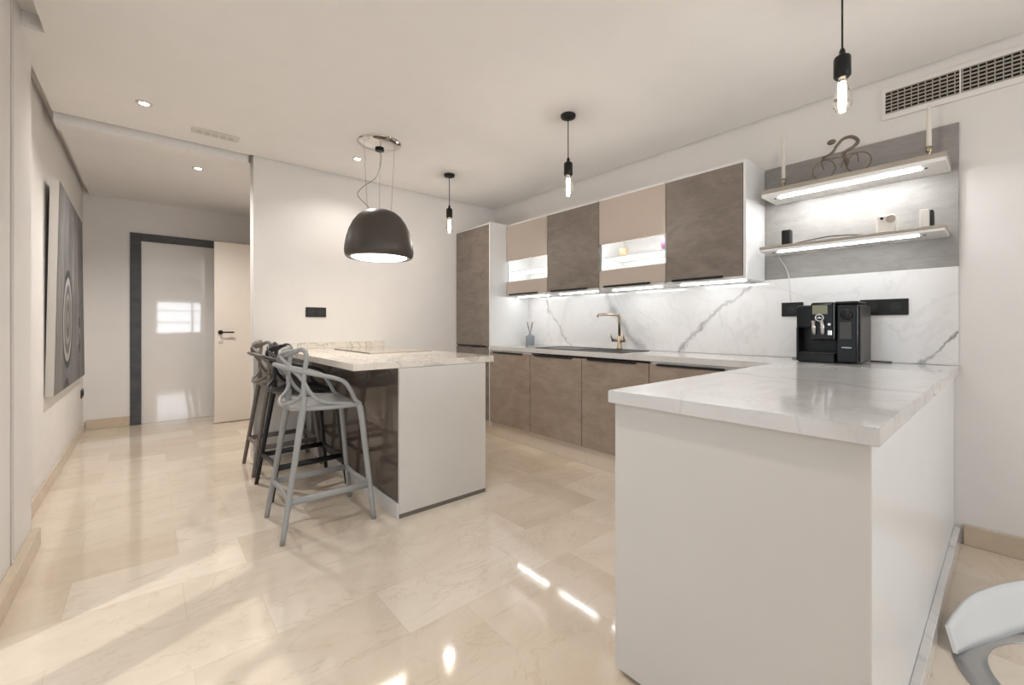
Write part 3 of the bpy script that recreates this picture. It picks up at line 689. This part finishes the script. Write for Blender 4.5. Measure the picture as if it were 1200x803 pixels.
# ------------------------------------------------------------ painting
# canvas, slightly warped, leaning away from the wall at its near upper corner
c00 = Vector((-4.2, -.485, .650)); c01 = Vector((-4.2, -.459, 2.115)); c10 = Vector((-6.08, -.490, .632)); c11 = Vector((-6.05, -.506, 2.16))
b00 = Vector((-4.2, -.527, .650)); b01 = Vector((-4.2, -.503, 2.115)); b10 = Vector((-6.08, -.520, .632)); b11 = Vector((-6.05, -.526, 2.16))
t = thing('painting', 'large grey abstract canvas painting on the left corridor wall', 'painting', (-5.12, YL, .64))
bm = BM()
F4 = [bm.verts.new(p) for p in (c00, c10, c11, c01)]; B4 = [bm.verts.new(p) for p in (b00, b10, b11, b01)]
for i in range(4): bm.faces.new((F4[i], F4[(i+1) % 4], B4[(i+1) % 4], B4[i]))
bm.faces.new(B4); bm.faces.new(F4)
obj('stretcher', bm, 'white', t)
nu, nv = 220, 180
bm = BM(); col = bm.loops.layers.float_color.new('paint'); grid = []
def paint(s, q):
    X = s*1.88; Z = .64+q*1.5
    g = .20+.10*noise.fractal(Vector((X*2, Z*1.0, 3)), 1.0, 2.0, 5)
    g += .12*max(0, noise.noise(Vector((X*9, Z*1.2, 8))))
    if abs(noise.noise(Vector((X*14, Z*.7, 1)))) < .03 and q > .45: g += .18
    cx, cz = .62, 1.18
    e = math.hypot((X-cx)/.80, (Z-cz))
    e += .012*noise.noise(Vector((X*5, Z*5, 2)))
    if e < .39: g = .045
    if e < .33: g = .50+.15*noise.noise(Vector((X*12, Z*12, 4)))
    if e < .27: g = .16
    if e < .20: g = .36
    if e < .155: g = .13
    if e < .07: g = .30
    e2 = math.hypot((X-.60)/.8, Z-.50)
    if e2 < .22: g = .05
    if e2 < .15: g = .28
    if 1.30 < X < 1.36 and Z > .95: g = .42
    if 1.36 <= X < 1.40: g = .06
    if 1.42 < X < 1.52 and .85 < Z < 1.2: g = .04 if noise.noise(Vector((X*20, Z*9, 0))) < .1 else .5
    if 1.58 < X < 1.60: g = .35
    return max(.02, min(.6, g*.72))
for i in range(nu+1):
    row = []
    for j in range(nv+1):
        s, q = i/nu, j/nv
        p = (c00*(1-s)+c10*s)*(1-q)+(c01*(1-s)+c11*s)*q
        row.append(bm.verts.new(p+Vector((0, .0015, 0))))
    grid.append(row)
for i in range(nu):
    for j in range(nv):
        f = bm.faces.new((grid[i][j], grid[i+1][j], grid[i+1][j+1], grid[i][j+1]))
        for l, (a, b_) in zip(f.loops, ((i, j), (i+1, j), (i+1, j+1), (i, j+1))):
            g = paint(a/nu, b_/nv); l[col] = (g, g*.965, g*.93, 1)
m, nt, b = new_mat('painted_canvas'); at = N(nt, 'ShaderNodeAttribute', attribute_name='paint'); nt.links.new(at.outputs['Color'], b.inputs['Base Color']); setin(b, Roughness=.6)
obj('canvas', bm, m, t)

# ------------------------------------------------------------ bar stools
def make_stool(label, mat):
    """origin at the centre of the footprint; front (towards the island) is +y"""
    t = thing('bar_stool', label, 'stool', (0, 0, 0), 'moulded plastic bar stools at the island')
    SH = .685
    # seat: a shallow dished panel
    bm = BM(); nx, ny = 14, 14; top = []; bot = []
    for i in range(nx+1):
        ra, rb = [], []
        for j in range(ny+1):
            a = i/nx*2-1; c = j/ny*2-1
            hw = .196-.006*c
            rx = math.sqrt(max(0, 1-.16*c*c)); ry = math.sqrt(max(0, 1-.14*a*a))
            x = a*hw*rx; y = c*.190*ry+.0
            z = SH-.016*(1-a*a)*(1-c*c)-.010*max(0, c)**3+.012*a**4
            ra.append(bm.verts.new((x, y, z))); rb.append(bm.verts.new((x*.97, y*.97, z-.020)))
        top.append(ra); bot.append(rb)
    for i in range(nx):
        for j in range(ny):
            f = bm.faces.new((top[i][j], top[i+1][j], top[i+1][j+1], top[i][j+1])); f.smooth = True
            f = bm.faces.new((bot[i][j], bot[i][j+1], bot[i+1][j+1], bot[i+1][j])); f.smooth = True
    for i in range(nx):
        bm.faces.new((top[i][0], bot[i][0], bot[i+1][0], top[i+1][0])); bm.faces.new((top[i][ny], top[i+1][ny], bot[i+1][ny], bot[i][ny]))
    for j in range(ny):
        bm.faces.new((top[0][j], top[0][j+1], bot[0][j+1], bot[0][j])); bm.faces.new((top[nx][j], bot[nx][j], bot[nx][j+1], top[nx][j+1]))
    obj('seat', bm, mat, t)
    legs = {}
    for sx in (-1, 1):
        for nm, y0, y1, xt in (('f', .168, .238, .176), ('b', -.138, -.243, .176)):
            A = Vector((sx*xt, y0, SH-.008)); B = Vector((sx*.208, y1, 0.0)); legs[(sx, nm)] = (A, B)
            lb = BM()
            if nm == 'f': P_ = [A+Vector((-sx*.020, -.040, -.002)), A+Vector((0, -.006, -.012)), A.lerp(B, .10), A.lerp(B, .3), A.lerp(B, .7), B]; R_2 = [.012, .018, .0175, .0160, .0150, .0135]
            else: P_ = [A+Vector((0, .008, .07)), A, A.lerp(B, .10), A.lerp(B, .3), A.lerp(B, .7), B]; R_2 = [.014, .019, .0185, .0165, .0150, .0135]
            tube(lb, P_, R_2, 12, up=(0, 1, 0), smooth=3)
            for v in lb.verts:
                if v.co.z < 0: v.co.z = 0
            obj('leg', lb, mat, t)
    def at_z(k, z):
        A, B = legs[k]; return A.lerp(B, (A.z-z)/(A.z-B.z))
    zf = .205
    for sx in (-1, 1): obj('footrest_bar', tube(BM(), [at_z((sx, 'b'), zf), at_z((sx, 'f'), zf)], .0095, 10, flat=.019), mat, t)
    for nm in 'bf': obj('footrest_bar', tube(BM(), [at_z((-1, nm), zf), at_z((-1, nm), zf).lerp(at_z((1, nm), zf), .5)+Vector((0, .012 if nm == 'b' else -.012, 0)), at_z((1, nm), zf)], .0095, 10, flat=.019, smooth=5), mat, t)
    # side rails of the seat, running into the front legs
    for sx in (-1, 1): obj('seat_rail', tube(BM(), [(sx*.176, -.125, SH-.004), (sx*.198, -.04, SH-.006), (sx*.200, .06, SH-.008), (sx*.186, .14, SH-.010), (sx*.176, .168, SH-.016)], .012, 10, smooth=5), mat, t)
    # backrest: interlaced ribbons
    def rib(pts, w_, name, mirror=False, to_centre=False):
        if to_centre: pts = pts+[(-x, y, z) for x, y, z in pts[:-1][::-1]]
        obj(name, tube(BM(), pts, w_, 10, smooth=6), mat, t)
    rib([(.178, .168, SH-.010), (.190, .135, SH+.020), (.200, .108, SH+.075), (.203, .070, SH+.128), (.202, .010, SH+.155), (.198, -.06, SH+.175), (.182, -.135, SH+.195), (.130, -.200, SH+.215), (.06, -.230, SH+.225), (0, -.236, SH+.228)], .0122, 'armrest_ribbon', to_centre=True)
    rib([(.176, -.134, SH+.04), (.177, -.134, SH+.13), (.180, -.130, SH+.20), (.186, -.122, SH+.262), (.178, -.125, SH+.300), (.150, -.140, SH+.315), (.120, -.160, SH+.302), (.09, -.182, SH+.288), (.045, -.196, SH+.278), (0, -.200, SH+.276)], .0125, 'backrest_ribbon', to_centre=True)
    for sx in (-1, 1):
        rib([(sx*.190, .12, SH-.002), (sx*.192, .03, SH+.010), (sx*.190, -.05, SH+.030), (sx*.184, -.105, SH+.085), (sx*.176, -.138, SH+.150), (sx*.140, -.178, SH+.205), (sx*.085, -.205, SH+.245), (sx*.02, -.212, SH+.272), (-sx*.06, -.200, SH+.296), (-sx*.125, -.165, SH+.308)], .0108, 'backrest_ribbon')
    rib([(.170, -.130, SH+.10), (.155, -.150, SH+.055), (.110, -.190, SH+.022), (.05, -.205, SH+.006), (0, -.208, SH+.002)], .0105, 'backrest_ribbon', to_centre=True)
    return t

s1 = make_stool('light grey bar stool nearest the viewer', 'stool_light'); s1.location = (-2.632, .770, 0); s1.rotation_euler.z = math.radians(-1)
def recolour(root, mat, label):
    root['label'] = label
    for ch in root.children:
        ch.data = ch.data.copy(); ch.data.materials[0] = M[mat]
s2 = copy_tree(s1); s2.location = (-3.285, .835, 0); s2.rotation_euler.z = math.radians(2); recolour(s2, 'stool_black', 'black bar stool between the two grey ones')
s3 = copy_tree(s1); s3.location = (-3.868, .838, 0); s3.rotation_euler.z = 0; recolour(s3, 'stool_taupe', 'taupe grey bar stool farthest, next to the wall')

# ------------------------------------------------------------ round metal hoop base at the right edge
cx, cyy = .24, 2.16
t = thing('lounge_chair', 'white curved chair shell on a metal base ring at the lower right edge', 'chair', (cx, cyy, 0))
bot = catmull([(-.128, 2.10, .006), (-.095, 2.19, .006), (-.035, 2.32, .006), (.04, 2.47, .006), (.16, 2.60, .006), (.34, 2.66, .006), (.52, 2.58, .006)], 8)
top = catmull([(-.150, 2.13, .075), (-.132, 2.21, .100), (-.090, 2.36, .125), (.02, 2.57, .140), (.15, 2.71, .150), (.34, 2.77, .155), (.56, 2.66, .155)], 8)
bm = BM(); rows = []
for p, q in zip(bot, top):
    n_ = (Vector((cx, cyy, 0))-Vector((p.x, p.y, 0))).normalized()*.012
    pr = [p.lerp(q, k/5) for k in range(6)]
    rows.append([bm.verts.new(v) for v in pr]+[bm.verts.new(v+n_) for v in pr[::-1]])
for A, B in zip(rows, rows[1:]):
    for k in range(12):
        f = bm.faces.new((A[k], A[(k+1) % 12], B[(k+1) % 12], B[k])); f.smooth = True
bm.faces.new(rows[0][::-1]); bm.faces.new(rows[-1])
obj('shell', bm, plain('satin_white_shell', lin(226, 228, 228), .18, coat=.4, var=.01), t)
obj('base_ring', lathe(BM(), [(.375, 0), (.375, .0045), (.290, .0055), (.290, 0)], (cx, cyy, 0), 72, cap=False), plain('brushed_grey_steel', (.45, .45, .45), .3, metal=.8), t)

# ------------------------------------------------------------ outside the windows (daylight side)
struct('trim_terrace', bx(BM(), -6, 9, -9, -.9, -.3, -.13), 'gravel')
def curtain(x0, x1, label):
    bm = BM(); n = 60; A = []; B = []
    for i in range(n+1):
        s = i/n; x = x0+(x1-x0)*s; y = -.52+.018*math.sin(s*(x1-x0)*95)
        A.append((bm.verts.new((x, y, .03)), bm.verts.new((x, y, 2.17)))); B.append((bm.verts.new((x, y-.004, .03)), bm.verts.new((x, y-.004, 2.17))))
    for i in range(n):
        bm.faces.new((A[i][0], A[i+1][0], A[i+1][1], A[i][1])); bm.faces.new((B[i][0], B[i][1], B[i+1][1], B[i+1][0]))
        bm.faces.new((A[i][0], B[i][0], B[i+1][0], A[i+1][0])); bm.faces.new((A[i][1], A[i+1][1], B[i+1][1], B[i][1]))
    tag(obj('curtain', bm, 'curtain'), label, 'curtain', 'white curtains at the side window')
curtain(-1.90, -1.66, 'narrow white curtain at the left of the side window')
curtain(-.62, -.27, 'wider white curtain at the right of the side window')
